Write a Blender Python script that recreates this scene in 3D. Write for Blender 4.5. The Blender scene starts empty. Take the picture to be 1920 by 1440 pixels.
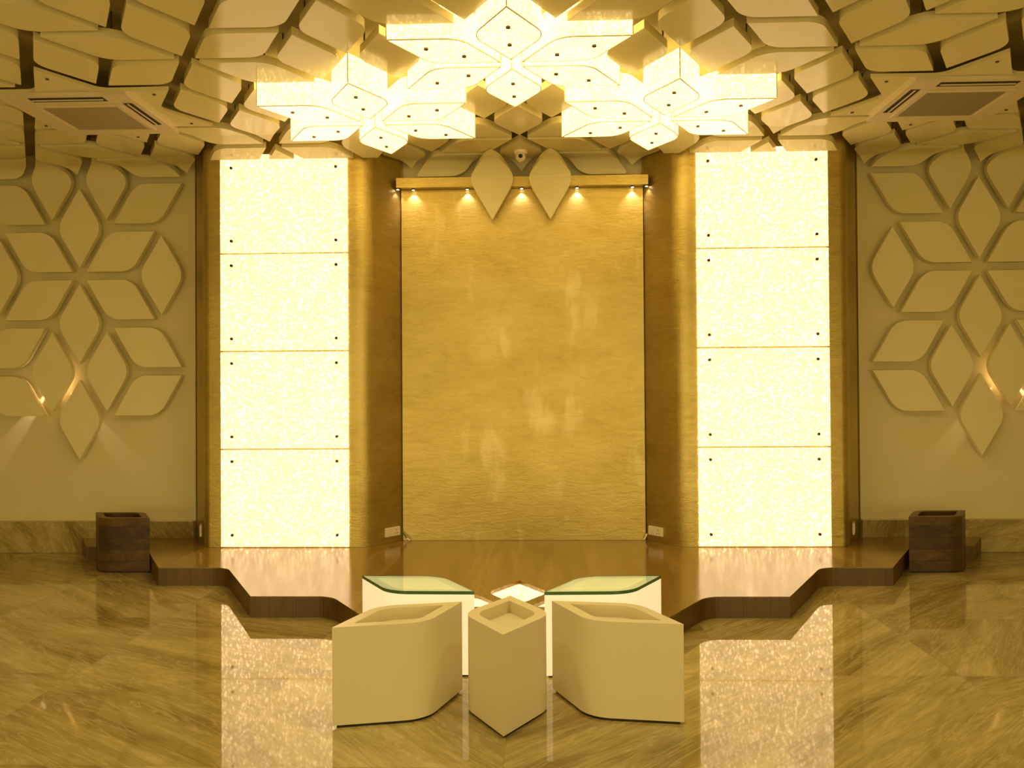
import bpy, bmesh, math, random
from mathutils import Vector, Matrix
from mathutils.geometry import tessellate_polygon
random.seed(7)
U = 0.54                      # metres per lattice unit (one panel edge)
S3 = math.sqrt(3.0)
scn = bpy.context.scene

# ------------------------------------------------------------------ camera
CX, CH = 0.3022, 2.8223
YAW, PITCH, ROLL = 0.0319, 0.0112, -0.0066
cam = bpy.data.cameras.new('camera'); cam_o = bpy.data.objects.new('camera', cam)
scn.collection.objects.link(cam_o); scn.camera = cam_o
cam.sensor_fit = 'HORIZONTAL'; cam.sensor_width = 36.0
cam.lens = 1652.26 / 1920.0 * 36.0
cam.clip_start = 0.05; cam.clip_end = 100
_f = Vector((-math.sin(YAW), math.cos(YAW), 0)); _r = Vector((math.cos(YAW), math.sin(YAW), 0)); _u = Vector((0, 0, 1))
_f2 = _f*math.cos(PITCH) + _u*math.sin(PITCH); _u2 = -_f*math.sin(PITCH) + _u*math.cos(PITCH)
_r3 = _r*math.cos(ROLL) + _u2*math.sin(ROLL); _u3 = -_r*math.sin(ROLL) + _u2*math.cos(ROLL)
cam_o.matrix_world = Matrix(((_r3.x, _u3.x, -_f2.x, CX*U), (_r3.y, _u3.y, -_f2.y, 0), (_r3.z, _u3.z, -_f2.z, CH*U), (0, 0, 0, 1)))

# ------------------------------------------------------------------ world (added warm ambient fill entering through the open back of the room)
w = bpy.data.worlds.new('ambient_fill'); scn.world = w; w.use_nodes = True
w.node_tree.nodes['Background'].inputs[0].default_value = (1.0, 0.78, 0.36, 1)
w.node_tree.nodes['Background'].inputs[1].default_value = 2.4

# ------------------------------------------------------------------ view
scn.view_settings.view_transform = 'Standard'
scn.view_settings.look = 'None'
scn.view_settings.gamma = 1.0
scn.view_settings.use_curve_mapping = False
scn.view_settings.exposure = 0.12
LIT = 1.0            # brightness of the crystal panels and lamps

# ------------------------------------------------------------------ node helpers
def new_mat(name):
    m = bpy.data.materials.new(name); m.use_nodes = True
    nt = m.node_tree; b = nt.nodes['Principled BSDF']
    return m, nt, b
def N(nt, t, **kw):
    n = nt.nodes.new(t)
    for k, v in kw.items(): setattr(n, k, v)
    return n
def mixc(nt, fac, a, b, mode='MIX'):
    n = N(nt, 'ShaderNodeMix', data_type='RGBA', blend_type=mode)
    for i, v in ((0, fac), (6, a), (7, b)):
        if isinstance(v, (int, float)): n.inputs[i].default_value = v
        elif isinstance(v, tuple): n.inputs[i].default_value = (*v, 1)
        else: nt.links.new(v, n.inputs[i])
    return n.outputs[2]
def math_(nt, op, a, b=None, c=None, clamp=False):
    n = N(nt, 'ShaderNodeMath', operation=op, use_clamp=clamp)
    for i, v in enumerate((a, b, c)):
        if v is None: continue
        if isinstance(v, (int, float)): n.inputs[i].default_value = v
        else: nt.links.new(v, n.inputs[i])
    return n.outputs[0]
def ramp(nt, fac, stops):
    n = N(nt, 'ShaderNodeValToRGB'); e = n.color_ramp.elements
    while len(e) > 1: e.remove(e[-1])
    e[0].position = stops[0][0]; e[0].color = (*stops[0][1], 1)
    for p, c in stops[1:]:
        x = e.new(p); x.color = (*c, 1)
    nt.links.new(fac, n.inputs[0]); return n.outputs[0]
def noise(nt, vec, scale, detail=4, rough=.5, dist=0):
    n = N(nt, 'ShaderNodeTexNoise'); n.inputs['Scale'].default_value = scale
    n.inputs['Detail'].default_value = detail; n.inputs['Roughness'].default_value = rough
    n.inputs['Distortion'].default_value = dist
    nt.links.new(vec, n.inputs['Vector']); return n.outputs['Fac']
def mapping(nt, vec, scale=(1, 1, 1), rot=(0, 0, 0), loc=(0, 0, 0)):
    n = N(nt, 'ShaderNodeMapping'); n.inputs['Scale'].default_value = scale
    n.inputs['Rotation'].default_value = rot; n.inputs['Location'].default_value = loc
    nt.links.new(vec, n.inputs['Vector']); return n.outputs[0]
def objco(nt): return N(nt, 'ShaderNodeTexCoord').outputs['Object']
def worldpos(nt): return N(nt, 'ShaderNodeNewGeometry').outputs['Position']
def bump(nt, b, h, strength, dist=.01):
    n = N(nt, 'ShaderNodeBump'); n.inputs['Strength'].default_value = strength; n.inputs['Distance'].default_value = dist
    nt.links.new(h, n.inputs['Height']); nt.links.new(n.outputs[0], b.inputs['Normal'])

# ------------------------------------------------------------------ materials
def m_plain(name, col, rough=.5, metal=0, spec=.5, var=.04, scale=3):
    m, nt, b = new_mat(name)
    v = noise(nt, worldpos(nt), scale, 3)
    c = mixc(nt, v, tuple(x*(1-var) for x in col), tuple(min(1, x*(1+var)) for x in col))
    nt.links.new(c, b.inputs['Base Color']); b.inputs['Roughness'].default_value = rough
    b.inputs['Metallic'].default_value = metal; b.inputs['Specular IOR Level'].default_value = spec
    return m
CREAM = (.80, .71, .34)
M_PETAL = m_plain('cream_lacquer', CREAM, .13, 0, .22)
M_WPETAL = m_plain('cream_satin', (.88, .78, .40), .45, 0, .4)
M_WALL = m_plain('cream_wall_paint', (.80, .70, .35), .7, 0, .3)
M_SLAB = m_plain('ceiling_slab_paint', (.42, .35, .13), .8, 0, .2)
M_WHITE = m_plain('ivory_solid_surface', (.78, .69, .40), .35, 0, .45, .015)
M_WHITE_GLOW = m_plain('ivory_added_glow', (.78, .69, .40), .35, 0, .45, .015)  # same ivory with a glow added to brighten the back pedestals
_b = M_WHITE_GLOW.node_tree.nodes['Principled BSDF']; _b.inputs['Emission Color'].default_value = (1, .82, .48, 1); _b.inputs['Emission Strength'].default_value = .62
M_PLASTIC = m_plain('ivory_plastic', (.82, .70, .45), .35)
M_AC = m_plain('air_conditioner_plastic', (.76, .64, .38), .4)
M_BLACK = m_plain('black_opening_shade', (.012, .009, .004), .6)  # pin holes, plus painted shade in the louvre slots and foot gaps
M_BOLT = m_plain('dark_bronze_bolt', (.10, .07, .03), .35, .8)
M_STEEL = m_plain('hanger_steel', (.12, .09, .05), .5, .5)
M_LENS = m_plain('camera_lens_glass', (.01, .01, .01), .08)
M_CABLE = m_plain('green_cable_jacket', (.10, .13, .03), .5)

def m_crystal(name, scale, strength, tint=(1.0, .84, .52), stretch=(1, 1, 1)):
    m, nt, b = new_mat(name)
    oc = worldpos(nt)
    mp = mapping(nt, oc, stretch)
    v = N(nt, 'ShaderNodeTexVoronoi'); v.inputs['Scale'].default_value = scale; nt.links.new(mp, v.inputs['Vector'])
    sep = N(nt, 'ShaderNodeSeparateColor'); nt.links.new(v.outputs['Color'], sep.inputs[0])
    r = sep.outputs[0]
    spark = math_(nt, 'POWER', r, 7.0)
    cl = noise(nt, mapping(nt, oc, (1, 1, .45)), 5.0, 5, .65)
    cl2 = math_(nt, 'MULTIPLY_ADD', cl, 1.5, .22)
    fine = noise(nt, mp, scale*.55, 2, .7)
    base = math_(nt, 'MULTIPLY_ADD', fine, .62, .52)
    lo = math_(nt, 'MULTIPLY', base, math_(nt, 'MULTIPLY_ADD', cl, .35, .84))
    tot = math_(nt, 'ADD', lo, math_(nt, 'MULTIPLY', math_(nt, 'MULTIPLY', spark, cl2), 2.2))
    tcol = ramp(nt, sep.outputs[1], [(0, (1.0, .88, .56)), (.35, (1.0, .86, .60)), (.6, (1.0, .90, .52)), (.85, (1.0, .84, .66)), (1, (1.0, .92, .74))])
    col = mixc(nt, 1.0, tcol, tuple(tint), 'MULTIPLY')
    nt.links.new(col, b.inputs['Emission Color'])
    nt.links.new(math_(nt, 'MULTIPLY', tot, strength*LIT), b.inputs['Emission Strength'])
    b.inputs['Base Color'].default_value = (.5, .42, .25, 1); b.inputs['Roughness'].default_value = .25
    return m
M_CRYST = m_crystal('lit_crushed_crystal_wall', 75, 1.16, (1.36, 1.05, .77))
M_LAMP = m_crystal('lit_crushed_crystal_lamp', 90, 1.30, (1.75, 1.42, .80))
M_LAMPB = m_crystal('lit_lamp_diffuser', 150, 1.30, (1.65, 1.36, .78))
M_WELL = m_crystal('lit_crystal_floor_well', 80, 1.20, (1.38, 1.12, .76))
M_RIM = m_plain('lamp_glass_edge', (.80, .68, .38), .3, 0)

def m_gold():
    m, nt, b = new_mat('gold_leaf')
    p = worldpos(nt)
    big = noise(nt, mapping(nt, p, (1, 1, 1.6)), 1.6, 6, .62, .4)
    mid = noise(nt, mapping(nt, p, (1, 1, 3.5)), 7, 6, .7, .8)
    fine = noise(nt, mapping(nt, p, (1, 1, 2)), 60, 4, .7)
    f = math_(nt, 'ADD', math_(nt, 'MULTIPLY', big, .55), math_(nt, 'MULTIPLY', mid, .45))
    c = ramp(nt, f, [(.30, (.40, .29, .06)), (.50, (.54, .41, .11)), (.70, (.66, .53, .18))])
    c2 = mixc(nt, math_(nt, 'MULTIPLY', fine, .35), c, (.52, .40, .12))
    nt.links.new(c2, b.inputs['Base Color']); b.inputs['Metallic'].default_value = .85
    rr = math_(nt, 'MULTIPLY_ADD', mid, .22, .24); nt.links.new(rr, b.inputs['Roughness'])
    h = math_(nt, 'ADD', math_(nt, 'MULTIPLY', fine, .35), math_(nt, 'MULTIPLY', mid, 1.4))
    bump(nt, b, h, .22, .012)
    return m
M_GOLD = m_gold()

def m_goldpanel():
    m = m_gold(); m.name = 'gold_leaf_panel'
    nt = m.node_tree; b = nt.nodes['Principled BSDF']
    b.inputs['Metallic'].default_value = .85
    p = worldpos(nt)
    # worn, rubbed patches in the leaf
    old = b.inputs['Base Color'].links[0].from_socket
    s = noise(nt, mapping(nt, p, (1.2, 1, .45)), 3.2, 3, .5)
    patch = ramp(nt, s, [(.60, (0, 0, 0)), (.68, (1, 1, 1))])
    c = mixc(nt, math_(nt, 'MULTIPLY', patch, .30), old, (.85, .72, .36))
    nt.links.new(c, b.inputs['Base Color'])
    return m
M_GPANEL = m_goldpanel()

def m_wood(name, cols, rough, scale, grain_axis='Z', planks=None, gloss=.5, joint=.018):
    """grain runs along grain_axis; planks=(axis index, width) gives board tone steps and thin joints"""
    m, nt, b = new_mat(name); p = objco(nt)
    st = {'X': (.10, 1, 1), 'Y': (1, .10, 1), 'Z': (1, 1, .10)}[grain_axis]
    if planks:
        ax, wd = planks
        s = N(nt, 'ShaderNodeSeparateXYZ'); nt.links.new(p, s.inputs[0])
        q = math_(nt, 'DIVIDE', s.outputs[ax], wd); fl = math_(nt, 'FLOOR', q); fr = math_(nt, 'FRACT', q)
        wn = N(nt, 'ShaderNodeTexWhiteNoise', noise_dimensions='1D'); nt.links.new(fl, wn.inputs['W'])
        off = N(nt, 'ShaderNodeCombineXYZ'); nt.links.new(math_(nt, 'MULTIPLY', wn.outputs['Value'], 30), off.inputs[0]); nt.links.new(math_(nt, 'MULTIPLY', wn.outputs['Value'], 17), off.inputs[2])
        va = N(nt, 'ShaderNodeVectorMath', operation='ADD'); nt.links.new(p, va.inputs[0]); nt.links.new(off.outputs[0], va.inputs[1]); pp = va.outputs[0]
    else: pp = p
    g = noise(nt, mapping(nt, pp, st), scale, 8, .62, 1.6)
    g2 = noise(nt, mapping(nt, pp, tuple(x*3 if x == 1 else x for x in st)), scale*5, 3, .6)
    f = math_(nt, 'ADD', math_(nt, 'MULTIPLY', g, .75), math_(nt, 'MULTIPLY', g2, .25))
    c = ramp(nt, f, [(.32, cols[0]), (.5, cols[1]), (.68, cols[2])])
    if planks:
        c = mixc(nt, math_(nt, 'MULTIPLY', wn.outputs['Value'], .55), c, cols[0])
        j = math_(nt, 'LESS_THAN', fr, joint)
        c = mixc(nt, math_(nt, 'MULTIPLY', j, .7), c, tuple(x*.35 for x in cols[0]))
    nt.links.new(c, b.inputs['Base Color']); b.inputs['Roughness'].default_value = rough
    b.inputs['Specular IOR Level'].default_value = gloss
    bump(nt, b, g2, .06, .004)
    return m
M_STAGE = m_wood('varnished_oak_boards', ((.17, .09, .014), (.27, .16, .026), (.36, .225, .042)), .15, 5, 'Y', (0, .13), .70)
M_RISER = m_wood('brown_veneer_riser', ((.080, .042, .006), (.13, .071, .011), (.18, .10, .017)), .4, 6, 'Z', (0, .19))
M_BIN = m_wood('dark_rustic_wood', ((.026, .012, .0015), (.095, .049, .009), (.19, .10, .020)), .40, 6, 'X', (2, .0985), joint=.045)

def m_marble(name, tile, cols, rough, seam=True, axes=(0, 1), st=(.30, 1.5, 1), st2=(.22, 2.4, 1)):
    m, nt, b = new_mat(name); p = worldpos(nt)
    s = N(nt, 'ShaderNodeSeparateXYZ'); nt.links.new(p, s.inputs[0])
    u = math_(nt, 'DIVIDE', s.outputs[axes[0]], tile); v = math_(nt, 'DIVIDE', s.outputs[axes[1]], tile)
    fu, fv = math_(nt, 'FLOOR', u), math_(nt, 'FLOOR', v)
    cc = N(nt, 'ShaderNodeCombineXYZ'); nt.links.new(fu, cc.inputs[0]); nt.links.new(fv, cc.inputs[1])
    wn = N(nt, 'ShaderNodeTexWhiteNoise', noise_dimensions='2D'); nt.links.new(cc.outputs[0], wn.inputs['Vector'])
    # slabs cut from the same block: veins run one way or the mirrored way, each slab shifted
    ang = math_(nt, 'MULTIPLY_ADD', wn.outputs['Value'], .9, -.45)
    side = math_(nt, 'SIGN', s.outputs[0])
    ang2 = math_(nt, 'ADD', math_(nt, 'MULTIPLY', side, -.75), ang)
    vr = N(nt, 'ShaderNodeVectorRotate', rotation_type='AXIS_ANGLE')
    nt.links.new(p, vr.inputs['Vector']); nt.links.new(ang2, vr.inputs['Angle'])
    vr.inputs['Axis'].default_value = (0, 0, 1) if axes == (0, 1) else (0, 1, 0)
    off = N(nt, 'ShaderNodeVectorMath', operation='MULTIPLY_ADD')
    nt.links.new(wn.outputs['Color'], off.inputs[0]); off.inputs[1].default_value = (9, 9, 9); nt.links.new(vr.outputs[0], off.inputs[2])
    q = off.outputs[0]
    a = noise(nt, mapping(nt, q, st), 1.5, 12, .66, 1.2)
    v2 = noise(nt, mapping(nt, q, st2), 2.6, 8, .62, 2.2)
    vein = math_(nt, 'SUBTRACT', 1.0, math_(nt, 'MULTIPLY', math_(nt, 'ABSOLUTE', math_(nt, 'SUBTRACT', v2, .5)), 16), clamp=True)
    c = ramp(nt, a, [(.36, cols[0]), (.47, cols[1]), (.56, cols[2]), (.66, cols[3])])
    c = mixc(nt, math_(nt, 'MULTIPLY', vein, .35), c, cols[0])
    v3 = noise(nt, mapping(nt, q, st2, (0, 0, .25), (3, 5, 1)), 3.4, 9, .6, 2.6)
    lv = math_(nt, 'SUBTRACT', 1.0, math_(nt, 'MULTIPLY', math_(nt, 'ABSOLUTE', math_(nt, 'SUBTRACT', v3, .52)), 30), clamp=True)
    c = mixc(nt, math_(nt, 'MULTIPLY', lv, .45), c, tuple(min(1, x*1.15) for x in cols[3]))
    if seam:
        e = math_(nt, 'ADD', math_(nt, 'LESS_THAN', math_(nt, 'FRACT', u), .003), math_(nt, 'LESS_THAN', math_(nt, 'FRACT', v), .003), clamp=True)
        c = mixc(nt, math_(nt, 'MULTIPLY', e, .45), c, cols[0])
    nt.links.new(c, b.inputs['Base Color']); b.inputs['Roughness'].default_value = rough
    return m
MC = ((.24, .165, .038), (.37, .275, .080), (.46, .355, .12), (.57, .46, .18))
M_FLOOR = m_marble('polished_veined_marble', 1.2, MC, .035)
M_PLINTH = m_marble('marble_skirting', .60, MC, .18, axes=(0, 2), st=(1.6, 1, .35), st2=(2.2, 1, .4))

def m_glass():
    m, nt, b = new_mat('green_edged_glass')
    b.inputs['Base Color'].default_value = (.80, .95, .80, 1); b.inputs['Transmission Weight'].default_value = 1
    b.inputs['Roughness'].default_value = .02; b.inputs['IOR'].default_value = 1.48
    return m
M_GLASS = m_glass()
M_GEDGE = m_plain('dark_green_glass_edge', (.05, .16, .06), .1)
def m_emit(name, col, s):
    m, nt, b = new_mat(name); b.inputs['Emission Color'].default_value = (*col, 1); b.inputs['Emission Strength'].default_value = s
    b.inputs['Base Color'].default_value = (*col, 1); return m
M_LED = m_emit('warm_led_lens', (1, .82, .78), 8)
def m_grille():
    m, nt, b = new_mat('air_intake_grille'); p = objco(nt)
    s = N(nt, 'ShaderNodeSeparateXYZ'); nt.links.new(p, s.inputs[0])
    a = math_(nt, 'GREATER_THAN', math_(nt, 'FRACT', math_(nt, 'MULTIPLY', s.outputs[0], 62)), .42)
    d = math_(nt, 'GREATER_THAN', math_(nt, 'FRACT', math_(nt, 'MULTIPLY', s.outputs[1], 62)), .42)
    c = mixc(nt, math_(nt, 'MULTIPLY', a, d), (.50, .40, .20), (.16, .12, .05))
    nt.links.new(c, b.inputs['Base Color']); b.inputs['Roughness'].default_value = .6
    return m
M_GRILLE = m_grille()
M_FILTER = m_plain('air_intake_filter_mesh', (.30, .24, .12), .7)

# ------------------------------------------------------------------ object helpers (lattice units in, metres out)
def link(name, me, mat, parent=None):
    o = bpy.data.objects.new(name, me); scn.collection.objects.link(o)
    if mat is not None and not me.materials:
        for mm in (mat if isinstance(mat, (list, tuple)) else [mat]): me.materials.append(mm)
    if parent is not None: o.parent = parent
    return o
def done(bm, name, mat, parent=None, smooth=False, scale=True):
    if scale: bmesh.ops.scale(bm, vec=(U, U, U), verts=bm.verts)
    bmesh.ops.recalc_face_normals(bm, faces=bm.faces)
    me = bpy.data.meshes.new(name); bm.to_mesh(me); bm.free()
    if smooth:
        for p in me.polygons: p.use_smooth = True
        try: me.set_sharp_from_angle(angle=math.radians(32))
        except Exception: pass
    return link(name, me, mat, parent)
def tag(o, label, cat, group=None, kind=None):
    o['label'] = label; o['category'] = cat; o['kind'] = kind or 'thing'
    if group: o['group'] = group
    return o
def struct(o): o['kind'] = 'structure'; return o
def empty(name, x=0, y=0, z=0, rz=0):
    o = bpy.data.objects.new(name, None); o.empty_display_size = .05; scn.collection.objects.link(o)
    o.location = (x*U, y*U, z*U); o.rotation_euler = (0, 0, rz); return o
def box(bm, x0, x1, y0, y1, z0, z1, bev=0):
    vs = [bm.verts.new((x, y, z)) for x in (x0, x1) for y in (y0, y1) for z in (z0, z1)]
    q = [(0, 1, 3, 2), (4, 6, 7, 5), (0, 4, 5, 1), (2, 3, 7, 6), (0, 2, 6, 4), (1, 5, 7, 3)]
    fs = [bm.faces.new([vs[i] for i in f]) for f in q]
    if bev:
        es = list({e for f in fs for e in f.edges})
        bmesh.ops.bevel(bm, geom=es, offset=bev, segments=2, affect='EDGES')
    return fs
def prism(bm, pts, z0, z1):
    """solid prism from a plan outline"""
    lo = [bm.verts.new((x, y, z0)) for x, y in pts]; hi = [bm.verts.new((x, y, z1)) for x, y in pts]
    n = len(pts)
    bm.faces.new(hi); bm.faces.new(lo[::-1])
    for i in range(n): bm.faces.new((lo[i], lo[(i+1) % n], hi[(i+1) % n], hi[i]))
def sheet_holes(bm, outer, holes, z):
    loops = [outer]+holes
    vv = [[Vector((x, y, 0)) for x, y in l] for l in loops]
    flat = [p for l in loops for p in l]
    bv = [bm.verts.new((x, y, z)) for x, y in flat]
    for t in tessellate_polygon(vv):
        try: bm.faces.new([bv[i] for i in t])
        except ValueError: pass
    out = []; k = 0
    for l in loops: out.append(bv[k:k+len(l)]); k += len(l)
    return out
def skirt(bm, loop, pts, z):
    lo = [bm.verts.new((x, y, z)) for x, y in pts]; n = len(pts)
    for i in range(n): bm.faces.new((loop[i], loop[(i+1) % n], lo[(i+1) % n], lo[i]))
    return lo
def cyl(bm, x, y, z0, z1, r, n=16, axis='Z', r1=None):
    r1 = r if r1 is None else r1
    a = []; b = []
    for i in range(n):
        c, s = math.cos(2*math.pi*i/n), math.sin(2*math.pi*i/n)
        if axis == 'Z': a.append(bm.verts.new((x+r*c, y+r*s, z0))); b.append(bm.verts.new((x+r1*c, y+r1*s, z1)))
        else: a.append(bm.verts.new((x+r*c, z0, y+r*s))); b.append(bm.verts.new((x+r1*c, z1, y+r1*s)))   # axis Y: (x, z) centre, y range
    bm.faces.new(a[::-1]); bm.faces.new(b)
    for i in range(n): bm.faces.new((a[i], a[(i+1) % n], b[(i+1) % n], b[i]))

def petal_outline(length=1.438, rr=.35, seg=9, inset=0.0):
    """pointed leaf-shaped rhombus, long axis X, tips at +-length/2, the two obtuse corners rounded"""
    a = length/2-2*inset
    hw = a*math.tan(math.radians(30)); r = max(.05, rr*length/1.438-inset)
    pts = [(a, 0)]
    for sgn in (1, -1):
        cy = sgn*(hw-r/math.cos(math.radians(30)))
        for i in range(seg+1):
            th = math.radians(60+60*i/seg) if sgn > 0 else math.radians(240+60*i/seg)
            pts.append((r*math.cos(th), cy+r*math.sin(th)))
        if sgn > 0: pts.append((-a, 0))
    return pts
def place(pts, cx, cy, ang, k=1.0):
    c, s = math.cos(ang), math.sin(ang)
    return [(cx+k*(x*c-y*s), cy+k*(x*s+y*c)) for x, y in pts]
def round_poly(pts, radii, seg=8):
    out = []; n = len(pts)
    for i, (p, r) in enumerate(zip(pts, radii)):
        if r <= 0: out.append(tuple(p)); continue
        P = Vector(p); A = (Vector(pts[i-1])-P).normalized(); B = (Vector(pts[(i+1) % n])-P).normalized()
        half = math.acos(max(-1, min(1, A.dot(B))))/2
        t = r/math.tan(half); C = P+(A+B).normalized()*(r/math.sin(half))
        s, e = P+A*t-C, P+B*t-C
        a0 = math.atan2(s.y, s.x); a1 = math.atan2(e.y, e.x); d = (a1-a0+math.pi) % (2*math.pi)-math.pi
        for j in range(seg+1):
            q = a0+d*j/seg; out.append((C.x+r*math.cos(q), C.y+r*math.sin(q)))
    return out

# ------------------------------------------------------------------ the lattice
CEIL, SLAB = 6.929, 7.25
Y1 = 10.629                 # row 0
YW = 15.63                  # front plane of wall panels
ROW = S3/2
TH = .10                    # panel thickness

# ------------------------------------------------------------------ room shell
XR = 12.5
bm = bmesh.new(); box(bm, -XR-.3, XR+.3, -4.5, 16.6, -.3, 0); struct(done(bm, 'floor', M_FLOOR))
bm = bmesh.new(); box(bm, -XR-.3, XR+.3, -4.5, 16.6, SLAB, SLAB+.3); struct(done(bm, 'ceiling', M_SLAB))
for sx, nm in ((-1, 'left'), (1, 'right')):
    bm = bmesh.new(); x0, x1 = sorted((sx*5.965, sx*XR)); box(bm, x0, x1, 15.84, 16.3, 0, SLAB); struct(done(bm, 'wall_'+nm, M_WALL))
    bm = bmesh.new(); x0, x1 = sorted((sx*XR, sx*(XR+.3))); box(bm, x0, x1, -4.5, 16.3, 0, SLAB); struct(done(bm, 'wall_side_'+nm, M_WALL))
    bm = bmesh.new(); x0, x1 = sorted((sx*5.95, sx*XR)); box(bm, x0, x1, 15.68, 15.84, 0, .565, .012); struct(done(bm, 'baseboard_'+nm, M_PLINTH))
bm = bmesh.new(); box(bm, -XR, XR, -4.5, -4.2, 4.0, SLAB); struct(done(bm, 'wall_light_block', M_WALL))  # unseen, added behind the viewer to keep the ambient fill off the ceiling
bm = bmesh.new(); box(bm, -5.95, 5.95, 16.3, 16.6, 0, SLAB); struct(done(bm, 'wall_back', M_WALL))
bm = bmesh.new(); box(bm, -2.3, 2.3, 15.66, 15.9, .27, SLAB); struct(done(bm, 'wall_alcove', M_WALL))

# gold leaf pilasters flanking the alcove
def pilaster(sx):
    raw = [(-2.125, 15.655), (-2.125, 15.40), (-2.60, 14.685), (-5.38, 14.72), (-5.62, 15.35), (-5.90, 15.74), (-5.945, 16.28), (-2.3, 16.28), (-2.3, 15.655)]
    rad = [0, .05, .36, .16, .55, .08, 0, 0, 0]
    pts = round_poly(raw, rad, 10)
    if sx > 0: pts = [(-x, y) for x, y in pts][::-1]
    bm = bmesh.new(); prism(bm, pts, .272, SLAB-.003)
    o = done(bm, 'gold_pilaster', M_GOLD, None, True)
    tag(o, 'gold leaf pilaster with rounded edges behind the %s lit crystal wall panels' % ('left' if sx < 0 else 'right'), 'pilaster', 'gold leaf pilasters')
pilaster(-1); pilaster(1)
bm = bmesh.new(); box(bm, -2.115, 2.115, 15.38, 15.655, .272, 6.417, .01)
tag(done(bm, 'gold_wall_panel', M_GPANEL), 'tall mottled gold leaf panel filling the alcove between the two pilasters', 'wall panel')

# box pelmet above the gold panel, with downlights under it
pel = empty('pelmet_box', 0, 15.2, 6.417)
tag(pel, 'gold leaf pelmet box running above the alcove gold panel', 'pelmet')
bm = bmesh.new(); prism(bm, [(-2.175, 0), (2.185, 0), (2.10, .172), (-2.10, .172)], 0, .168)
done(bm, 'pelmet_body', M_GOLD, pel)
LX = (-2.155, -1.889, -.945, .004, .967, 1.927, 2.165)
LN = ('against the left pilaster', 'at the gold panel left end', 'just left of the two hanging petals',
      'between the two hanging petals', 'just right of the two hanging petals', 'at the gold panel right end', 'against the right pilaster')
for x, ln in zip(LX, LN):
    e = empty('downlight', x, 15.31 if abs(x) < 2.1 else 15.26, 6.417)
    tag(e, 'small round downlight under the gold pelmet, '+ln, 'downlight', 'downlights under the pelmet')
    bm = bmesh.new(); cyl(bm, 0, 0, -.02, 0, .032, 16); done(bm, 'trim_ring', M_BOLT, e)
    bm = bmesh.new(); cyl(bm, 0, 0, -.026, -.0205, .022, 16); done(bm, 'lens', M_LED, e)
    l = bpy.data.lights.new('led_spot', 'SPOT'); l.energy = 9 if abs(x) < 2.1 else 2.5; l.color = (1, .80, .80); l.spot_size = math.radians(100); l.spot_blend = .8; l.shadow_soft_size = .008
    lo = bpy.data.objects.new('led_spot', l); scn.collection.objects.link(lo); lo.parent = e; lo.location = (0, 0, -.035*U)
    lo.rotation_euler = (math.radians(4), 0, 0)

# ------------------------------------------------------------------ lit crystal wall panels (four each side)
PW, PH, PZ, PX = 2.163, 1.6457, .2745, 2.906
HT = ('lowest', 'second lowest', 'second highest', 'highest')
for sx, nm in ((-1, 'left'), (1, 'right')):
    xc = sx*(PX+PW/2)
    for i in range(4):
        e = empty('crystal_wall_panel', xc, 14.675, PZ+i*PH+.012)
        tag(e, '%s of four stacked square lit crystal glass panels on the %s pilaster' % (HT[i], nm), 'light panel', 'lit crystal wall panels')
        top = PH-.024+(.04 if i == 3 else 0)
        bm = bmesh.new(); box(bm, -PW/2, PW/2, -.02, .0, 0, top, .003)
        done(bm, 'crystal_face', M_CRYST, e)
        for bx in (-PW/2+.195, PW/2-.195):
            for bz in (.198, PH-.215):
                b2 = bmesh.new(); cyl(b2, bx, bz, -.05, -.02, .024, 18, 'Y'); cyl(b2, bx, bz, -.058, -.05, .014, 12, 'Y')
                done(b2, 'standoff_bolt', M_BOLT, e, True)

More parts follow.
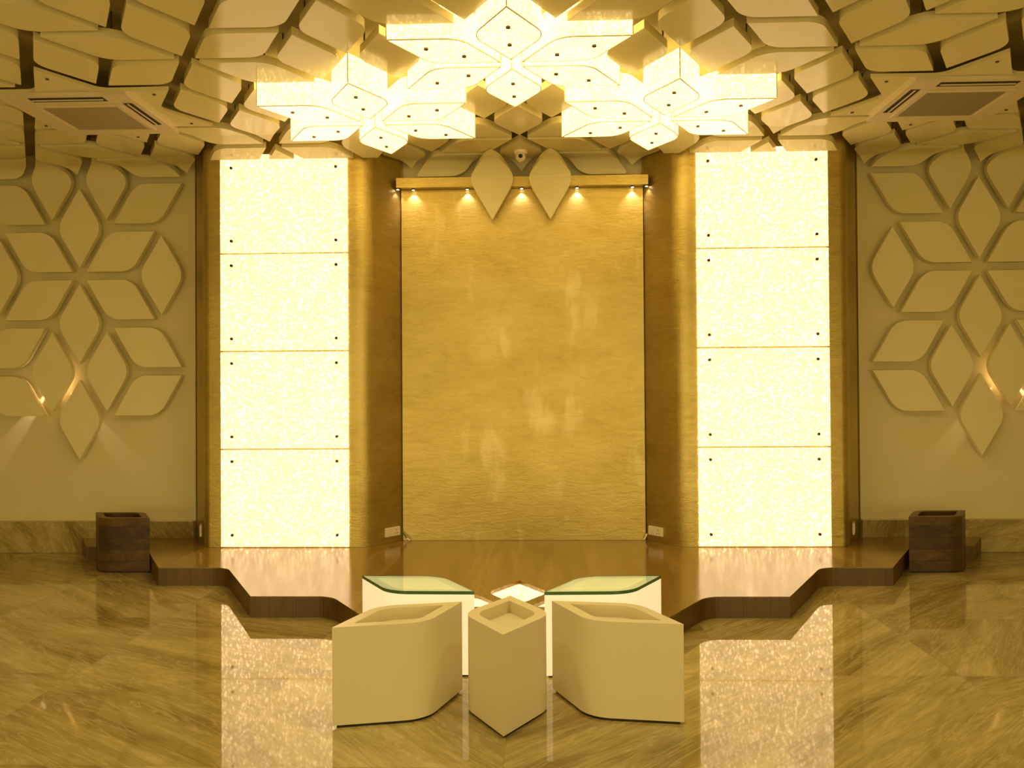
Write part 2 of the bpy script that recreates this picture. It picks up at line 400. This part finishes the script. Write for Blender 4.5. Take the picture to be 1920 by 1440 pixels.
# ------------------------------------------------------------------ petals on ceiling and walls
def bend_map(Yc, R):
    """flat (x, s, h): s runs along ceiling to the corner Yc then down the wall; h = offset toward the solid side"""
    a0 = Yc-R
    def f(x, s, h):
        if s <= a0: return (x, s, CEIL+h)
        if s < a0+2*R:
            t = (s-a0)/(2*R)*math.pi/2; rr = R+h
            return (x, a0+rr*math.sin(t), CEIL-R+rr*math.cos(t))
        return (x, Yc+h, CEIL-R-(s-a0-2*R))
    return f, a0, a0+2*R
side_map = bend_map(YW, .30); mid_map = bend_map(15.50, .22); _h = bend_map(15.10, .34)
hang_map = (lambda x, s, h: (lambda p: (p[0], p[1], p[2]-.108))(_h[0](x, s, h)), _h[1], _h[2])
flat_mesh = {}
def seg_rod(bm, x, y, z0, z1, r=.011): cyl(bm, x, y, z0, z1, r, 8)
def make_petal(cx, ck, ang, mapping_, label, cat, group, name, clip=None, s_shift=0.0, mat=None, thick=TH):
    """ang in the flat (x, s) plane"""
    f, b0, b1 = mapping_
    s0 = Y1+ck*ROW+s_shift
    out = place(petal_outline(), 0, 0, ang)
    smin, smax = s0+min(p[1] for p in out), s0+max(p[1] for p in out)
    onwall = smin >= b1-.02 and mapping_ is not col_map
    mat = mat or M_PETAL
    if clip is None and smax <= b0+1e-3:
        key = (round(ang, 3), 'c')
        if key not in flat_mesh:
            bm = bmesh.new(); prism(bm, out, 0, thick)
            es = [e for e in bm.edges if abs(e.verts[0].co.z) < 1e-6 and abs(e.verts[1].co.z) < 1e-6]
            bmesh.ops.bevel(bm, geom=es, offset=.006, segments=1, affect='EDGES')
            o = done(bm, name, mat, None, False); flat_mesh[key] = o.data
        else: o = link(name, flat_mesh[key], None)
        o.location = (cx*U, s0*U, CEIL*U)
    elif clip is None and onwall:
        key = (round(ang, 3), 'w')
        if key not in flat_mesh:
            bm = bmesh.new(); t2 = .11
            prism(bm, out, 0, t2)
            es = [e for e in bm.edges if abs(e.verts[0].co.z) < 1e-6 and abs(e.verts[1].co.z) < 1e-6]
            bmesh.ops.bevel(bm, geom=es, offset=.006, segments=1, affect='EDGES')
            for v in bm.verts: x, y, z = v.co; v.co = (x, z, -y)
            o = done(bm, name, M_WPETAL, None, False); flat_mesh[key] = o.data
        else: o = link(name, flat_mesh[key], None)
        p = f(cx, s0, 0); o.location = (cx*U, p[1]*U, p[2]*U)
    else:
        bm = bmesh.new(); prism(bm, [(x+cx, y+s0) for x, y in out], 0, thick if not onwall else .11)
        if clip:
            for co, no in clip:
                bmesh.ops.bisect_plane(bm, geom=bm.verts[:]+bm.edges[:]+bm.faces[:], plane_co=(*co, 0), plane_no=(*no, 0), clear_outer=True)
                ed = [e for e in bm.edges if len(e.link_faces) < 2]
                if ed: bmesh.ops.holes_fill(bm, edges=ed)
        if smax > b0:
            n = 12
            for i in range(n+1):
                bmesh.ops.bisect_plane(bm, geom=bm.verts[:]+bm.edges[:]+bm.faces[:], plane_co=(0, b0+(b1-b0)*i/n, 0), plane_no=(0, 1, 0))
        bmesh.ops.remove_doubles(bm, verts=bm.verts, dist=1e-5)
        if not bm.faces: bm.free(); return None
        o0 = f(cx, min(s0, b0) if smin < b0 else s0, 0)
        for v in bm.verts:
            x, y, z = f(*v.co); v.co = (x-o0[0], y-o0[1], z-o0[2])
        o = done(bm, name, mat, None, smax > b0)
        o.location = (o0[0]*U, o0[1]*U, o0[2]*U)
    tag(o, label, cat, group)
    return o
def visible(x, y, z, m):
    """is a point within the framed view plus a margin (pixels of the 1920 frame)"""
    v = Vector((x-CX, y, z-CH)); d = v.dot(_f2)
    if d < .5: return False
    px = 960+1652.26*v.dot(_r3)/d; py = 720-1652.26*v.dot(_u3)/d
    return -m < px < 1920+m and -m < py < 1440+m

# flower centres: where each one sits
def flower_name(X, k):
    sd = 'left' if X < 0 else 'right'
    d = {(0, 4): 'ceiling flower around the dome camera', (4, 4): 'ceiling flower right above the %s lit wall panels' % sd,
         (4, 0): 'ceiling flower between %s air conditioner and pendant lamps' % sd, (8, 4): 'ceiling flower in the %s rear corner' % sd,
         (8, 0): 'ceiling flower at %s picture edge before air conditioner' % sd, (2, -2): 'ceiling flower cut by the picture top %s of centre' % sd,
         (6, -2): 'ceiling flower in the upper %s picture corner' % sd, (2, 6): 'half flower above the %s end of the pelmet' % sd,
         (6, 6): 'flower beside the %s gold pilaster top' % sd, (8, 8): 'upper full flower on the %s wall' % sd,
         (6, 10): 'lower flower on the %s wall, pilaster side' % sd, (10, 10): 'lower flower on the %s wall at picture edge' % sd,
         (10, 6): 'top flower on the %s wall at picture edge' % sd, (8, 12): 'lowest flower on the %s wall' % sd, (10, 2): 'ceiling flower far %s outside the air conditioner' % sd,
         (0, -4): 'ceiling flower in front of the front pendant lamps', (4, -4): 'nearest ceiling flower %s of centre' % sd}
    return d.get((abs(X), k))
def dirname(i, X, wall):   # i: 0 = toward viewer / up the wall; clockwise as pictured
    n = ('near', 'near right', 'far right', 'far', 'far left', 'near left') if not wall else ('top', 'upper right', 'lower right', 'bottom', 'lower left', 'upper left')
    return n[i]
WALL_OK = set()
def addok(c, ck): WALL_OK.add((round(c, 2), round(ck, 2)))
for st, tips in (((0, 0), [(0, 2), (1.5, 1), (1.5, -1), (0, -2), (-1.5, -1), (-1.5, 1)]), ((0, -4), [(0, -2)]),
                 ((2, 2), [(.5, 1), (.5, 3), (2, 4)]), ((2, -2), [(.5, -1), (.5, -3)]), ((-2, 2), [(-.5, 1), (-.5, 3), (-2, 4)]), ((-2, -2), [(-.5, -1), (-.5, -3)]),
                 ((0, 4), [(0, 2), (1.5, 3), (-1.5, 3)])):
    for t in tips:
        mx, mk = (st[0]+t[0])/2, (st[1]+t[1])/2
        addok(-8+mx, 8-mk)
for c in ((1.5, 0), (-1.5, 0), (.5, -2), (-.5, -2), (.5, 2), (-.5, 2)): addok(-8+c[0], 8-c[1])
LAMP = {(0, 0), (-2, 2), (2, 2)}; ACST = {(-6, 2), (6, 2)}
CLX = 14.60
def _colf(x, s, h, a0=13.70, sl=math.radians(9.5)):
    if s <= a0: return (x, s, CEIL+h)
    return (x, a0+(s-a0)*math.cos(sl), CEIL+h-(s-a0)*math.sin(sl))
col_map = (_colf, 13.70, 13.72)
def petal_rule(cx, ck):
    """returns None (not there) or (mapping, clip, shift)"""
    ax = abs(cx); s = Y1+ck*ROW
    if ck > 5.01 and ax >= 5.4:
        return (side_map, None, 0) if (round(-ax, 2), round(ck, 2)) in WALL_OK else None
    if ax >= 5.4: return (side_map, None, 0)
    if ax > 2.3:
        if s > 14.98: return None
        return (col_map, [((0, CLX), (0, 1))] if s+.72 > CLX else None, 0)
    if ck > 6.01: return None
    if abs(ck-6) < .01: return (hang_map, None, -.445) if abs(ax-.5) < .01 else None
    if ax > 1.2 and s > 14:
        sg = 1 if cx > 0 else -1
        n = Vector((sg*.585, .40)).normalized()   # stops at the slanted pilaster flank
        return (mid_map, [((sg*2.56, 14.68), (n.x, n.y))], 0)
    return (mid_map, None, 0)
def draw(cx, ck, ang, label, wallish):
    r = petal_rule(cx, ck)
    if not r: return None
    s = Y1+ck*ROW+r[2]; p = r[0][0](cx, s, 0)
    if not visible(p[0], p[1], p[2], 230): return None
    wall = wallish
    o = make_petal(cx, ck, ang, r[0], label, 'wall panel' if wall else 'ceiling panel',
                   'leaf shaped panels on the side walls' if wall else 'leaf shaped panels under the ceiling',
                   'petal_panel', r[1], r[2])
    if o is None: return None
    if r[0] is side_map and p[1] > YW-.002:
        for q in (-.3, .3):
            b2 = bmesh.new(); cyl(b2, q*math.cos(ang), q*math.sin(ang)*-1, .1105, .2095, .02, 10, 'Y'); done(b2, 'wall_standoff', M_STEEL, o)
    if ck < 5.1 and p[2] > CEIL-.001 and s < 14.3+(1 if r[1] is None else 0):
        bm = bmesh.new(); h = (SLAB-CEIL)
        px, py = -math.sin(ang)*.31, math.cos(ang)*.31
        seg_rod(bm, px, py, TH+.001, h-.002); o1 = done(bm, 'hanger_rod', M_STEEL, o)
        bm = bmesh.new(); seg_rod(bm, -px, -py, TH+.001, h-.002); done(bm, 'hanger_rod', M_STEEL, o)
    return o
for j in range(-3, 7):
    for i in range(-4, 5):
        X, k = 4*i+(2 if j % 2 else 0), 2*j
        if abs(X) > 12: continue
        fn = flower_name(X, k)
        if fn is None: fn = None
        for d in range(6):
            a = math.radians(-90+60*d)   # 0: toward the viewer, next: clockwise seen in the photo
            # ceiling seen from below with the viewer looking +Y: right stays right, nearer is higher in the picture
            cx, cs = X+math.cos(a)*S3/2, k*ROW+math.sin(a)*S3/2
            ck = cs/ROW
            if (X, k) in LAMP or (X, k) in ACST or fn is None: continue
            wallish = ck > 5.2 and abs(cx) > 5.3
            part = {0: 0, 1: 1, 2: 2, 3: 3, 4: 4, 5: 5}[d]
            if (abs(cx) < 1 and abs(ck-6) < .01): continue
            lab = 'cream %s petal of the %s' % (dirname(part, X, k >= 6 and abs(X) > 5), fn)
            draw(cx, ck, a, lab, wallish)
        # the two lone diamonds to the right of this flower
        for t in (1.5, 2.5):
            cx = X+t; ck = k
            nb = X if t == 1.5 else X+4
            fn2 = flower_name(nb, k); sd = 'right' if t == 1.5 else 'left'
            if (nb, k) == (0, 0): fn2 = 'front pendant lamp flower'
            if abs(nb) == 2 and k == 2: fn2 = ('left' if nb < 0 else 'right')+' pendant lamp flower'
            if abs(nb) == 6 and k == 2: fn2 = ('left' if nb < 0 else 'right')+' air conditioner'
            if fn2 is None: continue
            if abs(cx) < 1 and k == 6:
                lab = 'cream leaf panel hanging point down over the pelmet, %s of the pair' % ('left' if cx < 0 else 'right')
            else: lab = 'cream diamond panel %s of the %s' % (sd, fn2)
            draw(cx, ck, math.pi/2, lab, k >= 6 and abs(cx) > 5)

# ------------------------------------------------------------------ pendant crystal lamps (three flowers of six)
OFF = {(0, 0): (-.016, -.081, 6.78, .147, 1.587), (-2, 2): (-.044, .008, 6.663, .175, 1.613), (2, 2): (.043, .060, 6.671, .168, 1.603)}
FL = {(0, 0): 'front', (-2, 2): 'rear left', (2, 2): 'rear right'}
DN = ('near', 'near right', 'far right', 'far', 'far left', 'near left')
LH = .385
lamp_parts = {}
for (X, k), (dx, dy, z, t0, t1) in OFF.items():
    for d in range(6):
        a = math.radians(-90+60*d); L = t1-t0; m = (t0+t1)/2
        cx, cy = X+dx+math.cos(a)*m, Y1+k*ROW+dy+math.sin(a)*m
        e = empty('crystal_pendant_lamp', cx, cy, z, a)
        tag(e, 'glowing crystal box lamp, %s petal of the %s lamp flower' % (DN[d], FL[(X, k)]), 'pendant lamp', 'crystal pendant lamps')
        key = round(L, 3)
        if key not in lamp_parts:
            o_ = petal_outline(L, .34); i_ = petal_outline(L, .34, inset=.010); i2 = petal_outline(L, .34, inset=.020)
            bm = bmesh.new()
            hi = [bm.verts.new((x, y, LH)) for x, y in o_]; lo = [bm.verts.new((x, y, .012)) for x, y in o_]
            n = len(o_)
            for q in range(n): bm.faces.new((lo[q], lo[(q+1) % n], hi[(q+1) % n], hi[q]))
            bm.faces.new(hi); bm.faces.new(lo)
            b1 = done(bm, 'crystal_box', M_LAMP, e)
            bm = bmesh.new(); prism(bm, i2, 0, .0115); b2 = done(bm, 'diffuser_plate', M_LAMPB, e)
            bm = bmesh.new()
            up = sheet_holes(bm, o_, [i_], .0118); dn = sheet_holes(bm, o_, [i_], .001)
            for A, B in zip(up, dn):
                for q in range(len(A)): bm.faces.new((A[q], A[(q+1) % len(A)], B[(q+1) % len(A)], B[q]))
            for tx in (-L/2, L/2): seg_rod(bm, tx, 0, .013, LH, .007)
            b3 = done(bm, 'edge_trim', M_RIM, e)
            bm = bmesh.new(); cyl(bm, -.24, 0, -.02, -.0005, .026, 14); b4 = done(bm, 'standoff_bolt', M_BOLT, e)
            bm = bmesh.new(); cyl(bm, .24, 0, -.02, -.0005, .026, 14); b5 = done(bm, 'standoff_bolt', M_BOLT, e)
            bm = bmesh.new(); seg_rod(bm, 0, 0, LH+.001, SLAB-z-.002, .012); b6 = done(bm, 'hanger_rod', M_STEEL, e)
            lamp_parts[key] = (b1, b2, b3, b4, b5, b6)
        else:
            for b_ in lamp_parts[key]:
                c = b_.copy(); scn.collection.objects.link(c); c.parent = e

# ------------------------------------------------------------------ recessed downlights in the ceiling over the pedestals
for x, nm in ((-3.4, 'far left'), (-1.2, 'inner left'), (1.2, 'inner right'), (3.4, 'far right')):
    e = empty('downlight', x, 6.9, CEIL-.03)
    tag(e, 'round ceiling downlight above the viewer side of the pedestals, '+nm+' one', 'downlight', 'ceiling downlights over the pedestals')
    bm = bmesh.new(); cyl(bm, 0, 0, 0, .028, .13, 24); done(bm, 'trim_ring', M_STEEL, e)
    bm = bmesh.new(); cyl(bm, 0, 0, -.006, -.001, .11, 24); done(bm, 'lens', M_LED, e)
    l = bpy.data.lights.new('downlight_lamp', 'SPOT'); l.energy = 60; l.color = (1, .83, .47); l.spot_size = math.radians(165); l.spot_blend = .6; l.shadow_soft_size = .055
    lo = bpy.data.objects.new('downlight_lamp', l); scn.collection.objects.link(lo); lo.parent = e; lo.location = (0, 0, -.08*U)

# ------------------------------------------------------------------ air conditioner cassettes in their star-shaped plates
def ac(sx):
    nm = 'left' if sx < 0 else 'right'
    cx, cy = sx*6.0, Y1+2*ROW
    e = empty('service_plate', cx, cy, CEIL-.02)
    tag(e, 'cream star shaped ceiling plate around the %s air conditioner' % nm, 'ceiling plate', 'star plates around the air conditioners')
    pts = []
    for q in range(6):
        a = math.radians(30+60*q); pts.append((1.585*math.cos(a), 1.585*math.sin(a)))
        a = math.radians(60+60*q); pts.append((.90*math.cos(a), .90*math.sin(a)))
    rad = [0, .22]*6
    hx = -sx*.0+(-.09*1)*(1 if sx > 0 else -1)*-1
    ox, oy = sx*6.09-cx, 12.45-cy
    hole = [(ox-.86, oy-.86), (ox+.86, oy-.86), (ox+.86, oy+.86), (ox-.86, oy+.86)]
    outer = round_poly(pts, rad, 6)
    bm = bmesh.new()
    up = sheet_holes(bm, outer, [hole], .05); dn = sheet_holes(bm, outer, [hole], 0)
    for A, B in zip(up, dn):
        for q in range(len(A)): bm.faces.new((A[q], A[(q+1) % len(A)], B[(q+1) % len(A)], B[q]))
    done(bm, 'plate', M_PETAL, e)
    for q in range(6):
        a = math.radians(30+60*q); r = 1.28
        bm = bmesh.new(); cyl(bm, r*math.cos(a), r*math.sin(a), -.012, -.0005, .022, 12); done(bm, 'screw', M_BOLT, e)
    c = empty('air_conditioner', sx*6.09, 12.45, CEIL-.07)
    tag(c, '%s four way cassette air conditioner with dark open louvre slots in ceiling' % nm, 'air conditioner', 'ceiling cassette air conditioners')
    f = -sx                                    # toward room centre
    bm = bmesh.new()
    slots = [(-.52, .52, -.80, -.62), (f*.665, f*.80, -.54, .45)]
    def rect(x0, x1, y0, y1):
        x0, x1 = min(x0, x1), max(x0, x1); return [(x0, y0), (x1, y0), (x1, y1), (x0, y1)]
    gx = -.075
    gr = rect(-.52, .52, -.41, .59)
    outer = round_poly([(-.88, -.88), (.88, -.88), (.88, .88), (-.88, .88)], [.03]*4, 3)
    up = sheet_holes(bm, outer, [rect(*s) for s in slots], .048); dn = sheet_holes(bm, outer, [rect(*s) for s in slots], 0)
    for A, B in zip(up, dn):
        for q in range(len(A)): bm.faces.new((A[q], A[(q+1) % len(A)], B[(q+1) % len(A)], B[q]))
    done(bm, 'cassette_frame', M_AC, c)
    for s in slots:
        x0, x1 = sorted(s[:2])
        b2 = bmesh.new(); box(b2, x0+.002, x1-.002, s[2]+.002, s[3]-.002, .003, .046); o = done(b2, 'slot_shade_plate', M_BLACK, c)  # black plate painting the shade inside the slot
        b2 = bmesh.new()
        if x1-x0 > .5: box(b2, x0+.03, x1-.03, (s[2]+s[3])/2-.016, (s[2]+s[3])/2+.016, -.012, .0, .003)
        else: box(b2, (x0+x1)/2-.012, (x0+x1)/2+.012, s[2]+.03, s[3]-.03, -.012, .0, .003)
        done(b2, 'louvre', M_AC, c)
    bm = bmesh.new(); x0, x1 = -.60, .60
    for r_ in ((-.62, .62, -.50, -.44), (-.62, .62, .62, .66), (-.62, -.565, -.44, .62), (.565, .62, -.44, .62)): box(bm, r_[0], r_[1], r_[2], r_[3], -.018, -.001)
    done(bm, 'grille_frame', M_AC, c)
    bm = bmesh.new(); box(bm, -.52, .52, -.41, .59, -.010, -.001)
    done(bm, 'intake_grille', M_GRILLE if sx < 0 else M_FILTER, c)
ac(-1); ac(1)

# ------------------------------------------------------------------ dome camera on the middle petal
e = empty('security_camera', 0, 14.86, CEIL-.002)
tag(e, 'small white dome security camera on the leaf panel above the alcove', 'camera')
bm = bmesh.new(); cyl(bm, 0, 0, -.03, 0, .115, 28, r1=.12); cyl(bm, 0, 0, -.055, -.031, .10, 28, r1=.112); done(bm, 'mount_ring', M_PLASTIC, e, True)
bm = bmesh.new(); bmesh.ops.create_uvsphere(bm, u_segments=24, v_segments=16, radius=.088); bmesh.ops.translate(bm, vec=(0, -.005, -.10), verts=bm.verts); done(bm, 'eyeball', M_PLASTIC, e, True)
bm = bmesh.new(); cyl(bm, 0, -.115, -.125, -.06, .052, 20, 'Y'); sn = done(bm, 'lens_snout', M_PLASTIC, e, True)
bm = bmesh.new(); cyl(bm, 0, -.115, -.129, -.1255, .037, 20, 'Y'); done(bm, 'lens', M_LENS, sn)
# its thin cable, dropping to the pelmet
def tube(name, pts, r, mat, parent=None):
    cu = bpy.data.curves.new(name, 'CURVE'); cu.dimensions = '3D'; cu.bevel_depth = r*U; cu.bevel_resolution = 3
    sp = cu.splines.new('POLY')
    P = [Vector(p) for p in pts]; Q = []
    for i in range(len(P)-1):
        a, b_, c_, d_ = P[max(i-1, 0)], P[i], P[i+1], P[min(i+2, len(P)-1)]
        for j in range(6):
            t = j/6; Q.append(.5*((2*b_)+(-a+c_)*t+(2*a-5*b_+4*c_-d_)*t*t+(-a+3*b_-3*c_+d_)*t**3))
    Q.append(P[-1]); sp.points.add(len(Q)-1)
    for s_, q in zip(sp.points, Q): s_.co = (*(q*U), 1)
    o = bpy.data.objects.new(name, cu); scn.collection.objects.link(o)
    dg = bpy.context.evaluated_depsgraph_get(); me = bpy.data.meshes.new_from_object(o.evaluated_get(dg))
    bpy.data.objects.remove(o); me.materials.clear(); me.materials.append(mat)
    o = bpy.data.objects.new(name, me); scn.collection.objects.link(o)
    if parent: o.parent = parent
    return o
tube('camera_cable', [(.13, .5, -.16), (.2, .55, -.24), (.28, .62, -.27), (.34, .7, -.25)], .006, M_PLASTIC, e)

# ------------------------------------------------------------------ stage platform with lit wells
F0 = 8.77; SH = .27
half = [(-7.98, 15.675), (-7.43, 14.80), (-6.42, 14.80), (-5.40, 12.98), (-4.36, 12.98), (-3.40, 11.13), (-2.36, 11.13), (-1.54, 9.75), (-.62, 9.75)]
hr = [0, 0, .30, 0, .36, 0, .36, 0, .0]
left = half; right = [(-x, y) for x, y in half][::-1]
back = [(7.98, 15.675), (5.945, 15.675), (5.945, 16.29), (-5.945, 16.29), (-5.945, 15.675)]
outer = round_poly(left+right[:-1]+back, hr+hr[::-1][:-1]+[0]*5, 8)
def lat(a, b, inset=0.0):
    """petal outline between lattice points a, b of the floor flower"""
    A = Vector((a[0], F0+a[1]*ROW)); B = Vector((b[0], F0+b[1]*ROW)); c = (A+B)/2; d = B-A
    return place(petal_outline(1.40, .35, inset=inset), c.x, c.y, math.atan2(d.y, d.x))
wells = [lat((0, 2), (0, 4)), lat((0, 2), (-1.5, 3)), lat((0, 2), (1.5, 3))]
st = empty('stage_platform', 0, 15, 0)
tag(st, 'low stepped oak stage with zigzag rounded front edge below the gold panel', 'stage')
def rel(pts): return [(x, y-15) for x, y in pts]
bm = bmesh.new(); loops = sheet_holes(bm, rel(outer), [rel(w_) for w_ in wells], SH)
for lp, w_ in zip(loops[1:], wells): skirt(bm, lp, rel(w_), SH-.06)
skirt(bm, loops[0], rel(outer), SH-.012)
done(bm, 'deck', M_STAGE, st)
bm = bmesh.new(); o2 = rel(outer); vs = [bm.verts.new((x, y, SH-.0121)) for x, y in o2]; skirt(bm, vs, o2, .0)
done(bm, 'riser', M_RISER, st)
for w_, nm in zip(wells, ('centre diamond one behind the small pedestal', 'left one partly behind the back left pedestal', 'right one partly behind the back right pedestal')):
    cx = sum(p[0] for p in w_)/len(w_); cy = sum(p[1] for p in w_)/len(w_)
    bm = bmesh.new(); prism(bm, [((x-cx)*.998, (y-cy)*.998) for x, y in w_], 0, .015)
    o = done(bm, 'floor_light', M_WELL); o.location = (cx*U, cy*U, (SH-.06)*U)
    tag(o, 'lit crystal floor light let into the stage, '+nm, 'floor light', 'crystal floor lights in the stage')

# ------------------------------------------------------------------ pedestals and planters: leaf-plan prisms with a well in the top
def pedestal(name, A, B, h, label, cat, group, body, well=.11, rim=.105, glass=False, thick_corner=.35, topmat=None):
    A = Vector(A); B = Vector(B); c = (A+B)/2; d = B-A; L = d.length
    e = empty(name, c.x, c.y, 0, math.atan2(d.y, d.x)); tag(e, label, cat, group)
    o_ = petal_outline(L, thick_corner, 12); i_ = petal_outline(L, thick_corner, 12, inset=rim)
    top = h-(.034 if glass else 0)
    bm = bmesh.new(); lp = sheet_holes(bm, o_, [i_], top)
    skirt(bm, lp[0], o_, .022); fl = skirt(bm, lp[1], i_, top-well); bm.faces.new(fl)
    done(bm, 'body', body, e, False)
    bm = bmesh.new(); prism(bm, petal_outline(L, thick_corner, 12, inset=.02), 0, .0215); done(bm, 'shadow_gap_foot', M_BLACK, e)  # black inset paints the shadow gap along the floor
    if glass:
        bm = bmesh.new(); prism(bm, o_, top+.0005, h)
        g = done(bm, 'glass_top', [M_GLASS, M_GEDGE], e)
        for p in g.data.polygons:
            if abs(p.normal.z) < .5: p.material_index = 1
    return e
G = 'ivory display pedestals'
pedestal('pedestal', (-.016, 7.229), (-.002, 8.625), .852, 'ivory diamond pedestal with open well top, nearest, in the centre', 'pedestal', G, M_WHITE)
pedestal('pedestal', (-1.475, 7.438), (-.455, 8.375), .852, 'ivory leaf pedestal with open well top, front left of centre', 'pedestal', G, M_WHITE)
pedestal('pedestal', (1.508, 7.564), (.40, 8.415), .852, 'ivory leaf pedestal with open well top, front right of centre', 'pedestal', G, M_WHITE)
pedestal('pedestal', (-1.648, 9.568), (-.369, 8.80), .855, 'ivory pedestal with green edged glass top, back left by stage', 'pedestal', G, M_WHITE_GLOW, glass=True)
pedestal('pedestal', (1.590, 9.570), (.331, 8.78), .855, 'ivory pedestal with green edged glass top, back right by stage', 'pedestal', G, M_WHITE_GLOW, glass=True)
G = 'dark wooden planters'
pedestal('planter', (-7.206, 14.66), (-5.958, 13.935), .872, 'dark rustic wood planter block at the left end of the stage', 'planter', G, M_BIN, well=.25)
pedestal('planter', (7.235, 14.66), (6.012, 13.905), .872, 'dark rustic wood planter block at the right end of the stage', 'planter', G, M_BIN, well=.25)

# ------------------------------------------------------------------ sockets and cables
def socket(x, y, z, rz, w_, h_, label, slots=True):
    e = empty('power_socket', x, y, z, rz); tag(e, label, 'socket', 'white wall sockets')
    bm = bmesh.new(); box(bm, -w_/2, w_/2, -.035, 0, -h_/2, h_/2, .008); pl = done(bm, 'faceplate', M_PLASTIC, e)
    bm = bmesh.new(); box(bm, -w_*.28, -w_*.02, -.041, -.0352, -h_*.28, h_*.28, .002); done(bm, 'rocker_switch', M_PLASTIC, e)
    for sx_, sz_ in ((.22, .18), (.15, -.18), (.29, -.18)):
        bm = bmesh.new(); cyl(bm, w_*sx_, h_*sz_, -.0375, -.0352, .008, 10, 'Y'); done(bm, 'pin_hole', M_BLACK, e)
ang = math.atan2(.58, .395)
socket(-2.275, 15.175, .456, ang, .36, .155, 'white double socket low on the left pilaster inner flank')
socket(2.275, 15.175, .458, -ang, .36, .155, 'white double socket low on the right pilaster inner flank')
socket(-5.56, 15.08, .505, -math.radians(69), .24, .20, 'white switch plate on outer curve of left pilaster beside the skirting')
socket(5.56, 15.08, .520, math.radians(69), .24, .20, 'white switch plate on outer curve of right pilaster beside the skirting')
e = empty('loose_cable', -2.03, 15.3, SH); tag(e, 'loose green cable with white plug at the gold panel left foot', 'cable')
tube('jacket', [(-.09, .02, .16), (-.04, .0, .10), (0, -.03, .05)], .013, M_CABLE, e)
tube('plug', [(0, -.03, .05), (.05, -.05, .022)], .016, M_PLASTIC, e)
o = tube('loose_cable', [(.0, .0, .02), (.03, .0, .06), (.055, .02, .12)], .014, M_PLASTIC); o.location = (2.07*U, 15.3*U, SH*U)
tag(o, 'short white cable end at the gold panel right foot', 'cable')

# ------------------------------------------------------------------ small spotlights hidden behind the wall petals
for x, z, nm in ((-8.50, 3.10, 'left'), (8.50, 3.10, 'right')):
    e = empty('led_puck', x, 15.838, z); tag(e, 'tiny LED glowing behind the lower leaf panels on the %s wall' % nm, 'led light', 'led lights behind the wall panels')
    bm = bmesh.new(); cyl(bm, 0, 0, -.018, -.001, .02, 12, 'Y'); done(bm, 'led_body', M_LED, e)
    l = bpy.data.lights.new('led_glow', 'POINT'); l.energy = 1.0; l.color = (1, .74, .66); l.shadow_soft_size = .006
    lo = bpy.data.objects.new('led_glow', l); scn.collection.objects.link(lo); lo.parent = e; lo.location = (0, -.035*U, 0)
    for sx_, dz in ((1, -1.15), (-1, -1.3)):
        l = bpy.data.lights.new('led_beam', 'SPOT'); l.energy = 34; l.color = (1, .74, .64); l.spot_size = math.radians(17); l.spot_blend = .7; l.shadow_soft_size = .006
        lo = bpy.data.objects.new('led_beam', l); scn.collection.objects.link(lo); lo.parent = e; lo.location = (sx_*.05*U, -.045*U, 0)
        lo.rotation_euler = Vector((sx_*1.0, .03, dz)).to_track_quat('-Z', 'Y').to_euler()
